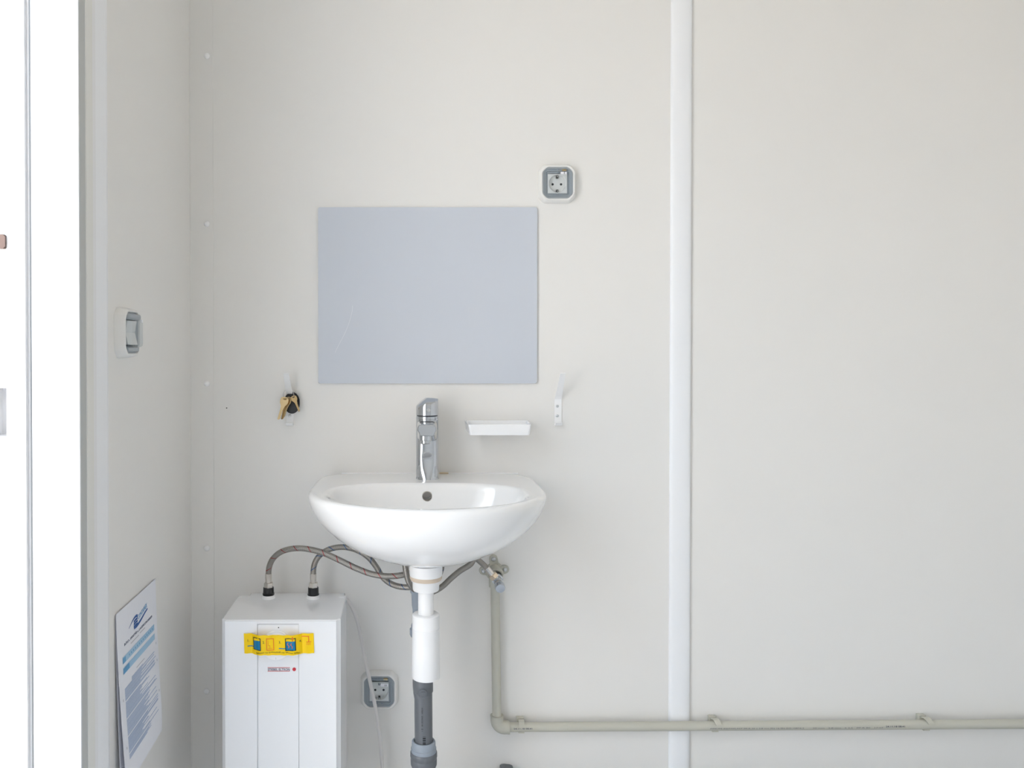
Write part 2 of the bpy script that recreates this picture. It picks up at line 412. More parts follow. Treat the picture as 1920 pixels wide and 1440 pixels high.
md = basin.modifiers.new('b', 'BOOLEAN'); md.operation = 'DIFFERENCE'; md.object = cut; md.solver = 'EXACT'
cut.location.y = -0.004
dg = bpy.context.evaluated_depsgraph_get(); me = bpy.data.meshes.new_from_object(basin.evaluated_get(dg))
for p in me.polygons: p.use_smooth = True
bpy.data.objects.remove(basin); bpy.data.objects.remove(cut)
sink = thing('washbasin', 'white ceramic wall-hung washbasin under the mirror', 'sink', (BX, 0, ZB))
me.transform(Matrix.Translation(-Vector(sink.location)))
bo = bpy.data.objects.new('bowl', me); bo.parent = sink; C.objects.link(bo); bo['_o'] = list(sink.location)
me.set_sharp_from_angle(angle=math.radians(50))
mb = MB(); mb.lathe([(0.0108, 0.0), (0.0112, 0.0014), (0.0098, 0.0016), (0.0094, -0.02)], (ov.x, -0.134, ov.z), (0, -1, 0), 32, False, False); mb.build('overflow_ring', 'nickel', sink)
mb = MB(); mb.lathe([(0.030, 0), (0.031, 0.002), (0.026, 0.003), (0.022, -0.001), (0.004, -0.001)], (BX, -CI, ZR - 0.1185), (0, 0, 1), 32); mb.build('drain_strainer', 'chrome', sink)
mb = MB()
pts = [P(640 + k * (972 - 640) / 20, 0, 0).x for k in range(21)]
mb.tube([(x, -0.0006, ZR - 0.0004) for x in pts], 0.0016, 8, 1, False); mb.build('sealant_bead', 'plastic_white', sink)
a = P(824, 887, 0.004)
mb = MB(); mb.tube([(a.x, -0.006, ZR + 0.001), (a.x + 0.008, -0.007, ZR + 0.0016), (a.x + 0.02, -0.006, ZR + 0.001)], 0.0022, 8, 4); mb.build('sealant_smear', 'sealant', sink)

# ------------------------------------------------------------------ tap
FO = 0.068
fc = P(801, 890, FO); FX = fc.x; FZ = ZR - 0.002
tap = thing('mixer_tap', 'chrome single-lever mixer tap on the washbasin', 'tap', (FX, -FO, FZ))
def zt(py, off=FO): return P(801, py, off).z
R = 0.0243
zl = zt(781, FO + R)
def bodyring(z, fl, r=R):
    out = []
    for k in range(72):
        t = 2 * math.pi * k / 72; x, y = r * math.cos(t), r * math.sin(t)
        if y < 0:                                  # front pressed slightly flat and hollow below the spout
            q = max(0.0, 1 - (x / (0.80 * r)) ** 2) ** 1.5
            y += fl * q
        out.append(Vector((FX + x, -FO + y, FZ + z)))
    return out
hb_ = zl - FZ
mb = MB(); mb.loft([bodyring(0, 0, R + 0.0006), bodyring(0.0025, 0, R + 0.0006), bodyring(0.004, 0), bodyring(0.008, 0.0006), bodyring(0.016, 0.0024), bodyring(0.028, 0.0044), bodyring(0.042, 0.0054), bodyring(0.056, 0.0050), bodyring(0.068, 0.0042), bodyring(0.08, 0.0045), bodyring(0.09, 0.0040),
                    bodyring(0.104, 0), bodyring(hb_ - 0.004, 0), bodyring(hb_ - 0.0012, 0), bodyring(hb_ - 0.0006, 0, R - 0.0007)]); mb.build('body', 'chrome', tap)
mb = MB(); mb.lathe([(R - 0.0012, -0.002), (R - 0.0012, 0.002)], (FX, -FO, zl), n=48); mb.build('gap_ring', 'chrome_dark', tap)
# spout
ang = math.radians(-1.5); fx, fy = math.sin(ang), -math.cos(ang)
def sec(d, hw, zt_, zb_, n=4.0, narrow=1.0):
    out = []
    for k in range(32):
        t = 2 * math.pi * k / 32; ct, st = math.cos(t), math.sin(t)
        x = hw * math.copysign(abs(ct) ** (2 / n), ct); z = (zt_ + zb_) / 2 + (zt_ - zb_) / 2 * math.copysign(abs(st) ** (2 / n), st)
        if z < (zt_ + zb_) / 2: x *= narrow
        out.append(Vector((FX + fx * d - fy * x, -FO + fy * d + fx * x * 1.0, z)))
    return out
z0 = FZ
mb = MB()
mb.loft([sec(0.0, 0.0220, z0 + 0.1340, z0 + 0.078, 5), sec(0.022, 0.0218, z0 + 0.1338, z0 + 0.087, 5), sec(0.05, 0.0212, z0 + 0.1334, z0 + 0.096, 5, 0.97), sec(0.085, 0.0203, z0 + 0.1328, z0 + 0.1035, 4.5, 0.93),
         sec(0.106, 0.0197, z0 + 0.1322, z0 + 0.1060, 4, 0.88), sec(0.1165, 0.0194, z0 + 0.1316, z0 + 0.1072, 4, 0.86), sec(0.1190, 0.0187, z0 + 0.1309, z0 + 0.1080, 4, 0.86), sec(0.1200, 0.0172, z0 + 0.1295, z0 + 0.1094, 4, 0.86)])
mb.build('spout', 'chrome', tap)
ac = Vector((FX + fx * 0.102 - 0.0035, -FO + fy * 0.102, z0 + 0.1095)); ad = Vector((fx * 0.16, fy * 0.16, -1))
mb = MB(); mb.lathe([(0.0128, 0.0), (0.0128, 0.0125), (0.0122, 0.0135), (0.0102, 0.0137), (0.0102, 0.0195)], ac, ad, 32, True, False); aer = mb.build('aerator', 'chrome', tap)
mb = MB(); mb.lathe([(0.0102, 0.0195), (0.0085, 0.0197), (0.0085, 0.016)], ac, ad, 32, False, True); mb.build('aerator_screen', 'chrome_dark', aer)
# lever: cap with a slanted top, blade leaning back
N = 56
def lev(r, zf, sx=1.0, dy=0.0):
    out = []
    for k in range(N):
        t = 2 * math.pi * k / N; x, y = r * math.cos(t) * sx, r * math.sin(t)
        out.append(Vector((FX + x, -FO + y + dy, zf(x, y))))
    return out
zl0 = zl + 0.0006
ztop = zt(746, FO)
def topz(x, y): return ztop - 0.0015 - 0.020 * max(0, (-x - 0.004) / 0.0245) ** 1.25 - 0.010 * max(0, (-y) / 0.0245) ** 1.5
mb = MB()
mb.loft([lev(R - 0.002, lambda x, y: zl0), lev(R, lambda x, y: zl0 + 0.0012), lev(R, lambda x, y: zl0 + 0.012), lev(R * 1.0, lambda x, y: max(zl0 + 0.0125, topz(x, y) - 0.004)),
         lev(R * 0.985, lambda x, y: max(zl0 + 0.013, topz(x, y) - 0.001)), lev(R * 0.94, lambda x, y: max(zl0 + 0.0135, topz(x, y))), lev(R * 0.5, lambda x, y: max(zl0 + 0.0135, topz(x * 1.2, y) + 0.0012)), lev(R * 0.05, lambda x, y: topz(x, y) + 0.0015)])
lever = mb.build('lever', 'chrome', tap)
c = P(803.3, 769, FO + R - 0.001); MB().lathe([(0.0042, -0.002), (0.0042, 0.0022), (0.0034, 0.0028)], c + Vector((0, 0, 0)), (0.05, -1, 0), 20).build('marker_cap', 'steel', lever)

# ------------------------------------------------------------------ soap dish
a = P(871.5, 788, 0.0); b = P(991.5, 788.5, 0.0)
fl = P(878, 796, 0.10); fr = P(996.5, 797.3, 0.10); fb = P(884, 815.8, 0.098)
zt_, zb_ = a.z, fb.z
def dish(ins, z, dz=0.0, bx=0.0):
    x0, x1 = a.x + ins + bx, b.x + ins * -1 - bx; f0, f1 = fl.x + ins + bx, fr.x - ins - bx
    ob, of = (0.0006 if ins == 0 else ins), 0.10 - ins
    c = [Vector((x0, -ob, z)), Vector((x1, -ob, z)), Vector((f1, -of, z)), Vector((f0, -of, z))]
    out = []; r = 0.006
    for i in range(4):
        p, pv, nx = c[i], c[i - 1], c[(i + 1) % 4]
        u, v = (pv - p).normalized(), (nx - p).normalized(); q = 0.0006 if i < 2 and ins == 0 else r
        for k in range(5):
            t = k / 4; out.append((p + u * q) * (1 - t) ** 2 + p * 2 * t * (1 - t) + (p + v * q) * t * t)
    return out
mb = MB(); mb.loft([dish(0, zb_, 0, 0.004), dish(0, zb_ + 0.003, 0, 0.0025), dish(0, zt_ - 0.001), dish(0.0008, zt_), dish(0.0035, zt_), dish(0.0042, zt_ - 0.001), dish(0.006, zb_ + 0.006), dish(0.012, zb_ + 0.004)])
tag(mb.build('soap_dish', 'plastic_gloss'), 'white plastic tray-shaped soap dish on the wall beside the tap', 'soap dish')

# ------------------------------------------------------------------ hooks
def hook(px, label, screws):
    x = P(px, 770, 0).x; zb, zc, zt2 = P(px, 797, 0).z, P(px, 748, 0).z, P(px, 748, 0).z + 0.060
    h = thing('wall_hook', label, 'hook', (x, 0, zb))
    prof = [(0.0, zb + 0.006), (0.0, zc), (0.052, zt2)]
    mb = MB(); t = 0.0022
    path = [(0.016, zb + 0.007, 0.0075), (0.012, zb + 0.0015, 0.0078), (0.006, zb, 0.008), (0.0022, zb + 0.003, 0.008), (0.0016, zb + 0.009, 0.008), (0.0016, zc - 0.006, 0.008), (0.003, zc, 0.0079),
            (0.008, zc + 0.0066, 0.0077), (0.034, zc + 0.033, 0.0066), (0.060, zt2, 0.0056)]
    L = []
    for i, (o, z, hw) in enumerate(path):
        q0, q1 = path[max(i - 1, 0)], path[min(i + 1, len(path) - 1)]
        d = Vector((q1[0] - q0[0], q1[1] - q0[1])).normalized(); nx, nz = d.y * t / 2, -d.x * t / 2
        L.append([Vector((x - hw, -(o + nx), z + nz)), Vector((x + hw, -(o + nx), z + nz)), Vector((x + hw, -max(o - nx, 0), z - nz)), Vector((x - hw, -max(o - nx, 0), z - nz))])
    mb.loft(L, smooth=False); mb.build('hook_strip', 'plastic_white', h)
    for py in screws:
        c = P(px - 0.8, py, 0.0027)
        s = MB().lathe([(0.0034, 0), (0.0032, 0.0012), (0.0020, 0.0022), (0.0008, 0.0022)], c, (0, -1, 0), 16).build('screw', 'steel', h)
    return h, x, zc
h1, hx, hzc = hook(544.2, 'white bent metal wall hook holding a bunch of keys', (761.5, 779.5))
hook(1046, 'empty white bent metal wall hook beside the soap dish', (761.5, 779.5))

# keys
kb = thing('key_bunch', 'bunch of brass keys with a black fob on a ring hanging from the wall hook', 'keys', P(540, 738, 0.02))
mb = MB(); rc = P(541, 740, 0.016); r = 0.0120
pts = [rc + Vector((r * math.cos(t), -0.35 * r * math.sin(t) * 0.5, r * math.sin(t))) for t in [2 * math.pi * k / 32 for k in range(33)]]
mb.tube(pts, 0.0007, 8, 1, False); mb.build('split_ring', 'steel', kb)
mb = MB(); fcn = P(547.5, 757, 0.012)
ol = [(0.0175 * math.cos(t), 0.0225 * math.sin(t) + (0.004 if math.sin(t) > 0 else 0)) for t in [2 * math.pi * k / 36 for k in range(36)]]
mb.prism(ol, lambda x, z, t: fcn + Vector((x, -t, z)), -0.0035, 0.0035, 0.0012); mb.build('key_fob', 'black_plastic', kb)
KEY = [(-0.003, 0.0085), (0.003, 0.0085), (0.0085, 0.0055), (0.0095, 0.0), (0.0085, -0.006), (0.0045, -0.0105), (0.0045, -0.014), (0.0034, -0.0185), (0.0022, -0.0200), (0.0034, -0.022), (0.0016, -0.0245), (0.0032, -0.027), (0.0018, -0.0295), (0.0032, -0.032),
       (0.0020, -0.0345), (0.0030, -0.0385), (0.0010, -0.0425), (-0.0018, -0.0435), (-0.003, -0.041), (-0.003, -0.014), (-0.0045, -0.0105), (-0.0085, -0.006), (-0.0095, 0.0), (-0.0085, 0.0055)]
def key(px, py, off, ang, sc=1.0, yaw=0.0):
    c = P(px, py, off); ca, sa = math.cos(ang), math.sin(ang); cy, sy = math.cos(yaw), math.sin(yaw)
    def f(x, z, t):
        x, z = x * sc, z * sc; u = x * cy - t * sy; o = x * sy + t * cy
        return c + Vector((u * ca - z * sa, -o, u * sa + z * ca))
    mb = MB(); mb.prism(KEY, f, -0.001, 0.001, 0.0003); k = mb.build('key', 'brass', kb)
    cb = MB(); cb.prism(rrect(-0.0035, 0.0035, 0.0022, 0.0058, 0.0015, 3), f, -0.003, 0.003)
    for sg in (-1, 1): cb.prism([(-0.0009, -0.012), (0.0006, -0.012), (0.0006, -0.038), (-0.0009, -0.038)], f, sg * 0.0006, sg * 0.003)
    ct = cb.build('tmpk', 'brass', kb)
    md = k.modifiers.new('b', 'BOOLEAN'); md.operation = 'DIFFERENCE'; md.object = ct; md.solver = 'EXACT'
    me = bpy.data.meshes.new_from_object(k.evaluated_get(bpy.context.evaluated_depsgraph_get()))
    k.modifiers.clear(); k.data = me; bpy.data.objects.remove(ct)
key(541.5, 750.5, 0.029, -0.29, 0.92, 0.75)
key(537.5, 752.0, 0.034, -0.24, 0.98, 0.35)
key(533.2, 751.5, 0.041, -0.30, 1.02, 0.15)
key(551.2, 747.0, 0.030, 0.40, 0.74, -0.4)

# ------------------------------------------------------------------ sockets and switch
def octa(hw, hh, ch): return [(-hw + ch, -hh), (hw - ch, -hh), (hw, -hh + ch), (hw, hh - ch), (hw - ch, hh), (-hw + ch, hh), (-hw, hh - ch), (-hw, -hh + ch)]
def octa_r(hw, hh, ch, r=0.005, n=4):
    o = octa(hw, hh, ch); out = []
    for i in range(8):
        p, a_, b_ = Vector(o[i]), Vector(o[i - 1]), Vector(o[(i + 1) % 8]); u, v = (a_ - p).normalized(), (b_ - p).normalized()
        for k in range(n + 1):
            t = k / n; out.append(((p + u * r) * (1 - t) ** 2 + p * 2 * t * (1 - t) + (p + v * r) * t * t)[:])
    return out
def frame_parts(t, f):
    """white octagonal surround and grey tray; f(x, z, o) maps the local plate (o = distance from the wall) into the room"""
    mb = MB(); lay = [(0.0420, 0.0435, 0.013, 0.0), (0.0420, 0.0435, 0.013, 0.004), (0.0408, 0.0423, 0.0128, 0.009), (0.0385, 0.0395, 0.012, 0.0165), (0.0372, 0.0382, 0.0118, 0.018),
                      (0.0352, 0.0362, 0.0112, 0.018), (0.0345, 0.0355, 0.011, 0.0172), (0.0343, 0.0353, 0.011, 0.010)]
    mb.loft([[f(x, z, o) for x, z in octa_r(a_, b_, c_)] for a_, b_, c_, o in lay], cap0=True, cap1=False)
    mb.build('surround', 'socket_white', t)
    mb = MB(); lay = [(0.0344, 0.0354, 0.011, 0.0150), (0.0315, 0.0325, 0.010, 0.0152), (0.0285, 0.0295, 0.004, 0.0130), (0.0262, 0.0270, 0.003, 0.0128), (0.0252, 0.0258, 0.002, 0.0098), (0.0212, 0.0222, 0.001, 0.0096)]
    mb.loft([[f(x, z, o) for x, z in octa_r(a_, b_, c_, min(0.003, c_ * 0.4))] for a_, b_, c_, o in lay], cap0=False, cap1=False, smooth=False)
    return mb.build('tray', 'socket_grey', t)
def lbox(mb, f, x0, x1, z0, z1, o0, o1, bev=0.0):
    mb.prism([(x0, z0), (x1, z0), (x1, z1), (x0, z1)], f, o0, o1, bev)
def socket(px, py, label, clip_top):
    c = P(px, py, 0)
    t = thing('wall_socket', label, 'socket', c)
    f = lambda x, z, o: Vector((c.x + x, -o, c.z + z))
    tray = frame_parts(t, f)
    # insert with a round well
    zc = -0.001; n = 32; mb = MB(); hw = 0.0215
    sq = []
    for k in range(n):
        a_ = 2 * math.pi * k / n + math.pi / 4; m = max(abs(math.cos(a_)), abs(math.sin(a_))); sq.append((hw * math.cos(a_) / m, hw * math.sin(a_) / m))
    ring = lambda r: [(r * math.cos(2 * math.pi * k / n + math.pi / 4), r * math.sin(2 * math.pi * k / n + math.pi / 4)) for k in range(n)]
    mb.loft([[f(x, z + zc, 0.0095) for x, z in sq], [f(x, z + zc, 0.0122) for x, z in sq], [f(x, z + zc, 0.0124) for x, z in ring(0.0200)], [f(x, z + zc, 0.0118) for x, z in ring(0.0196)], [f(x, z + zc, 0.0035) for x, z in ring(0.0190)], [f(x, z + zc, 0.0034) for x, z in ring(0.002)]], cap0=False, smooth=False)
    ins = mb.build('insert', 'socket_white', t)
    for s in (-1, 1):
        MB().lathe([(0.0026, 0), (0.0026, 0.0004)], f(s * 0.0095, zc, 0.0035), (0, -1, 0), 16).build('contact_hole_shade', 'black_plastic', ins)  # flat black discs painted for the shade inside the contact holes
        mb = MB(); lbox(mb, f, -0.0022, 0.0022, zc + s * 0.0186, zc + s * 0.0130, 0.0034, 0.0095 if s < 0 else 0.0090, 0.0003); cl = mb.build('earth_clip', 'hole_dark', ins)
        mb = MB(); lbox(mb, f, -0.0010, 0.0012, zc + s * 0.0180, zc + s * 0.0150, 0.0080, 0.0101); mb.build('spring', 'steel', cl)
    # clear hinged lid
    mb = MB()
    ol = [(0.0312, 0.0318, 0.006)]
    mb.loft([[f(x, z, o) for x, z in octa_r(a_, b_, 0.004, 0.0015)] for a_, b_, o in ((0.0300, 0.0305, 0.0145), (0.0300, 0.0305, 0.0182), (0.0290, 0.0295, 0.0192), (0.0260, 0.0265, 0.0192))], cap0=False, cap1=True, smooth=False)
    lid = mb.build('clear_lid', 'clear_plastic', t)
    mb = MB(); lbox(mb, f, 0.010, 0.019, 0.0265, 0.0305, 0.0135, 0.0170); mb.build('hinge_spring', 'brass', t)
    mb = MB(); lbox(mb, f, -0.0008, 0.0004, 0.0235, 0.0325, 0.0150, 0.0165); mb.build('hinge_rib', 'pvc_light', t)
    mb = MB(); lbox(mb, f, -0.009, -0.0035, -0.0278, -0.0262, 0.0150, 0.0165); mb.build('snap_edge', 'pvc_light', t)
    mb = MB(); lbox(mb, f, 0.0035, 0.009, -0.0278, -0.0262, 0.0150, 0.0165); mb.build('snap_edge', 'pvc_light', t)
    return t, f
s1, f1 = socket(1043.5, 345.5, 'white wall socket with grey tray and clear lid above the mirror corner', True)
mb = MB(); lbox(mb, f1, 0.0055, 0.0138, 0.0185, 0.0240, 0.0194, 0.0198); lbox(mb, f1, 0.0150, 0.0195, 0.0185, 0.0240, 0.0194, 0.0198); lb = mb.build('label_strip', 'label_white', s1)
mb = MB(); lbox(mb, f1, 0.0126, 0.0132, 0.0200, 0.0226, 0.0198, 0.0200); mb.build('label_mark', 'ink_black', lb)
s2, f2 = socket(711.5, 1291.5, 'white wall socket with grey tray and clear lid beside the water heater', False)
mb = MB(); lbox(mb, f2, 0.0035, 0.0205, 0.0135, 0.0200, 0.0194, 0.0198); lb = mb.build('label_strip', 'label_white', s2)
mb = MB(); put_text(mb, '10', lambda x, z: f2(x, z, 0.02), 0.0122, 0.0140, height=0.0044); mb.build('label_text', 'ink_black', lb)

# switch on the left wall
cy = (PL(213.5, 622, XL).y) + 0.0422; cz = P(770, 0, 0).z
cz = PL(213.5, 623.2, XL).z
sw = thing('light_switch', 'white wall switch with protruding clear cover on the wall beside the door', 'switch', (XL, cy, cz))
fs = lambda x, z, o: Vector((XL + o, cy + x, cz + z))
frame_parts(sw, fs)
mb = MB(); lbox(mb, fs, -0.0295, 0.0295, 0.0225, 0.0325, 0.0130, 0.0225, 0.003); mb.build('hinge_housing', 'socket_grey', sw)
mb = MB(); lbox(mb, fs, -0.027, 0.027, -0.0325, -0.0250, 0.0130, 0.0195, 0.0015); mb.build('lower_ledge', 'socket_grey', sw)
mb = MB()
mb.prism([(0.0105, 0.021), (0.0165, 0.021), (0.0125, 0.0), (0.0180, -0.021), (0.0105, -0.021)], lambda o, z, t: fs(t, z, o), -0.0235, 0.0235, 0.0006); mb.build('rocker', 'socket_white', sw)
mb = MB()
mb.loft([[fs(x, z, o) for x, z in octa_r(a_, b_, 0.003, 0.0012)] for a_, b_, o in ((0.0285, 0.0245, 0.0130), (0.0285, 0.0245, 0.0235), (0.0268, 0.0228, 0.0258), (0.0245, 0.0205, 0.0258))], cap0=False, cap1=True, smooth=False)
lid = mb.build('clear_cover', 'clear_plastic', sw)
mb = MB(); lbox(mb, fs, 0.018, 0.026, 0.0185, 0.0232, 0.0250, 0.0264); mb.build('label_strip', 'label_white', sw)

# ------------------------------------------------------------------ water heater
bo_f, bo_b = 0.22, 0.061
x0 = P(414.3, 1163, bo_f).x; x1 = P(638, 1163, bo_f).x; zt_ = P(525, 1163, bo_f).z; zb_ = zt_ - 0.40
heater = thing('water_heater', 'white boxy under-sink water heater with a yellow sticker', 'water heater', ((x0 + x1) / 2, 0, zb_))
def plan(ins, ch, o0=bo_b, o1=bo_f - 0.0030):
    return [(x0 + ins, o0), (x1 - ins, o0), (x1 - ins, o1 - ch), (x1 - ins - ch, o1 - ins * 0.2), (x0 + ins + ch, o1 - ins * 0.2), (x0 + ins, o1 - ch)]
mb = MB()
mb.loft([[Vector((x, -o, z)) for x, o in plan(ins, 0.0075)] for ins, z in ((0.002, zb_), (0.0, zb_ + 0.002), (0.0, zt_ - 0.0022), (0.0008, zt_ - 0.0006), (0.0022, zt_))], smooth=False)
mb.build('cover', 'boiler_white', heater)
bx0, bx1 = P(462, 1114, 0.03).x, P(642, 1114, 0.03).x; zbp = P(550, 1112, 0.001).z
mb = MB(); mb.box((bx0 + 0.004, 0, zb_ + 0.01), (bx1 + 0.004, -0.062, zbp), 0.002); bpn = mb.build('back_plate', 'boiler_white', heater)
mb = MB(); 
for k in range(11):
    x = bx0 + 0.07 + k * 0.0052
    lw = rnd.uniform(0.002, 0.0042)
    for o in (0.020, 0.034, 0.046): mb.box((x, -o, zbp - 0.0002), (x + lw, -o - 0.0022, zbp + 0.0002))
mb.build('rating_print', 'line_grey', bpn)
for px in (451, 640):
    c = P(px, 1121, 0.075); mb = MB(); mb.box((c.x - 0.0055, -0.070, zt_ - 0.001), (c.x + 0.0055, -0.0735, zt_ + 0.0008), 0.0003); mb.build('clip_tab', 'boiler_white', heater)
# recessed front strip, drawn by its shadow gap
YFr = -bo_f
fx0, fx1 = P(484, 1200, bo_f).x, P(560, 1200, bo_f).x; fzt = P(520, 1170.5, bo_f).z
def FP(px, py, o=0.0): q = P(px, py, bo_f); return Vector((q.x, YFr - o, q.z))
mb = MB(); mb.box((fx0, YFr + 0.0032, zb_ + 0.004), (fx1, YFr - 0.0006, fzt), 0.0003, 1); strip = mb.build('front_strip', 'boiler_white', heater)
pa, pb = x0 + 0.0078, x1 - 0.0078; gl, gr, gt = fx0 - 0.0022, fx1 + 0.0006, fzt + 0.0012; pz = zb_ + 0.003
mb = MB(); mb.prism([(pa, pz), (gl, pz), (gl, gt), (gr, gt), (gr, pz), (pb, pz), (pb, zt_ - 0.0015), (pa, zt_ - 0.0015)], lambda x, z, t: Vector((x, t, z)), YFr + 0.0032, YFr, 0.0004); mb.build('front_panel', 'boiler_white', heater)
iz = P(520, 1232, bo_f).z
mb = MB(); mb.box((fx0 + 0.0010, YFr - 0.0005, iz), (fx1 - 0.001, YFr - 0.0014, fzt - 0.001), 0.0002, 1); mb.build('dial_plate', 'boiler_white', strip)
kc = FP(519.5, 1209)
mb = MB(); mb.lathe([(0.0300, 0), (0.0300, 0.0028), (0.0294, 0.003)], kc + Vector((0, 0, 0)), (0, -1, 0), 48); mb.build('dial_ring', 'plastic_white', heater)
mb = MB(); mb.lathe([(0.0272, 0), (0.0270, 0.0115), (0.0262, 0.0135), (0.024, 0.014)], kc, (0, -1, 0), 48); kn = mb.build('temperature_knob', 'plastic_white', heater)
d0 = FP(522.5, 1176.3, 0.0014); MB().lathe([(0.0012, 0), (0.0012, 0.0003)], d0, (0, -1, 0), 12).build('dial_mark', 'ink_black', heater)
d0 = kc + Vector((0, -0.0139, 0.0235)); MB().lathe([(0.0011, 0), (0.0011, 0.0004)], d0, (0, -1, 0), 12).build('knob_mark', 'ink_black', kn)
MB().box(kc + Vector((-0.0003, -0.0138, -0.0240)), kc + Vector((0.0003, -0.0143, -0.0200))).build('knob_mark', 'line_grey', kn)
# maker's name
mk = lambda x, y: FP(502, 1257.4, 0.0012) + Vector((x, 0, y))
sx = 1 / 937.0
mb = MB(); put_text(mb, 'STIEBEL ELTRON', mk, 0.0004, 0.0004, width=42 * sx - 0.0008, height=0.0046, bold=0.012); mb.build('maker_name', 'ink_navy', strip)
mb = MB()
for yy in (-0.0012, 0.0060): MB().box(mk(0, yy) + Vector((0, 0.0001, 0)), mk(42 * sx, yy + 0.0009) + Vector((0, -0.00005, 0))).build('maker_rule', 'ink_red', strip)
MB().lathe([(0.0036, 0), (0.0036, 0.0003)], FP(551.8, 1254.5, 0.0011), (0, -1, 0), 24).build('maker_dot', 'ink_red', strip)
# yellow filling-order sticker, taped over the knob
sa = FP(457.5, 1187); SWd = 131 * sx; SH = 37.5 * sx
def stick(u, v, lift=0.0):
    """u across in m, v down in m"""
    xk = (u - 62 * sx) / (47 * sx); b = max(0.0, 1 - xk * xk)
    o = 0.0018 + 0.0155 * (1 - (1 - min(1.0, b * 1.35)) ** 1.6) + 0.0006 * math.sin(u * 260)
    sag = -0.0022 * b + 0.0003 * math.sin(u * 400)
    return Vector((sa.x + u + (0.0012 * v / SH), YFr - o - lift, sa.z - v - sag))
mb = MB(); nu, nv = 60, 4
for side, l in ((0, 0.0), (1, 0.00025)):
    g = [[mb.bm.verts.new(stick(SWd * i / nu, SH * j / nv, l)) for j in range(nv + 1)] for i in range(nu + 1)]
    for i in range(nu):
        for j in range(nv): mb.face((g[i][j], g[i + 1][j], g[i + 1][j + 1], g[i][j + 1]), True)
stk = mb.build('instruction_sticker', 'sticker_yellow', heater, normals=False); stk['label'] = 'yellow instruction sticker'
Z9 = 1 / 9.6                                       # zoomed picture units to pixels
def SP(zx, zy, lift=0.0005): return stick((440 + zx * Z9 - 457.5) * sx, (1150 + zy * Z9 - 1187) * sx - 0.0030 * max(0.0, 1 - (((440 + zx * Z9 - 457.5) - 62) / 47) ** 2), lift)
def spoly(mb, pts, lift=0.0005, n=6):
    """filled quad on the sticker, split along x so that it follows the bulge"""
    (ax, ay), (bx, by), (cx_, cy_), (dx, dy) = pts
    for i in range(n):
        t0, t1 = i / n, (i + 1) / n; L = lambda p, q, t: p + (q - p) * t
        mb.poly([SP(L(ax, bx, t0), L(ay, by, t0), lift), SP(L(ax, bx, t1), L(ay, by, t1), lift), SP(L(dx, cx_, t1), L(dy, cy_, t1), lift), SP(L(dx, cx_, t0), L(dy, cy_, t0), lift)])
def sline(mb, p, q, wd, lift=0.0006):
    d = Vector((q[0] - p[0], q[1] - p[1])); n_ = Vector((-d.y, d.x)).normalized() * wd / 2
    spoly(mb, [(p[0] - n_.x, p[1] - n_.y), (q[0] - n_.x, q[1] - n_.y), (q[0] + n_.x, q[1] + n_.y), (p[0] + n_.x, p[1] + n_.y)], lift, 3)
mb = MB()
spoly(mb, [(352, 468), (485, 470), (485, 635), (352, 622)]); sline(mb, (230, 582), (356, 578), 16); mb.build('water_symbol', 'ink_water', stk)
mb = MB(); spoly(mb, [(940, 492), (1108, 478), (1108, 640), (940, 650)]); sline(mb, (818, 622), (944, 616), 16); mb.build('water_symbol', 'ink_water', stk)
mb = MB()
for p in (((349, 410), (349, 625)), ((349, 412), (436, 424)), ((454, 428), (490, 430)), ((487, 426), (487, 645)), ((343, 622), (490, 642)),
          ((938, 440), (938, 655)), ((932, 440), (1118, 428)), ((1112, 425), (1112, 645)), ((932, 652), (1116, 640))): sline(mb, p[0], p[1], 13, 0.0008)
for tx, x, y in (('1.', 236, 500), ('2.', 528, 525), ('3.', 820, 530), ('4.', 1172, 500)):
    put_text(mb, tx, lambda a_, b_: SP(x + a_, y - b_, 0.0012), 0, 0, height=42)
put_text(mb, 'Speicher vor E-Anschluß mit Wasser füllen', lambda a_, b_: SP(400 + a_, 706 - b_, 0.0013), 0, 0, width=780, height=34)
o = mb.build('sticker_print', 'ink_black', stk); o['kind'] = 'stuff'
mb = MB()
for p in (((600, 438), (600, 648)), ((594, 441), (728, 445)), ((724, 441), (724, 650)), ((594, 646), (728, 648))): sline(mb, p[0], p[1], 12, 0.0008)
for p in (((632, 470), (632, 560)), ((632, 560), (658, 562)), ((658, 562), (658, 612)), ((625, 615), (700, 618))): sline(mb, p[0], p[1], 6, 0.0008)
sline(mb, (1062, 395), (1062, 478), 16, 0.0010); sline(mb, (1046, 425), (1084, 425), 12, 0.0010)
for x in (985, 1045):
    for p in (((x, 510), (x - 16, 545)), ((x - 16, 545), (x + 14, 570)), ((x + 14, 570), (x + 4, 606))): sline(mb, p[0], p[1], 11, 0.0010)
sline(mb, (1210, 408), (1345, 406), 14); sline(mb, (1336, 402), (1336, 505), 15); sline(mb, (1292, 506), (1380, 506), 13)
for k in range(5): sline(mb, (1300 + k * 14, 525), (1290 + k * 20, 560), 5)
o = mb.build('sticker_symbols', 'ink_orange', stk); o['kind'] = 'stuff'
# inlet and outlet stubs
stubs = []
for i, px in enumerate((503.5, 587.5)):
    c = P(px, 1121, 0.077); c.z = zt_; stubs.append(c)
    mb = MB(); mb.lathe([(0.0148, -0.001), (0.0148, 0.002), (0.0138, 0.004), (0.0136, 0.007)], c, n=36); mb.build('pipe_collar', 'plastic_white', heater)
    mb = MB()
    mb.lathe([(0.0125, 0.006), (0.0128, 0.0065), (0.0128, 0.0105 if i == 0 else 0.0085), (0.0118, 0.0115 if i == 0 else 0.0095), (0.0115, 0.022), (0.0110, 0.0235)], c, n=20, smooth=False); mb.build('black_connector', 'black_plastic', heater)

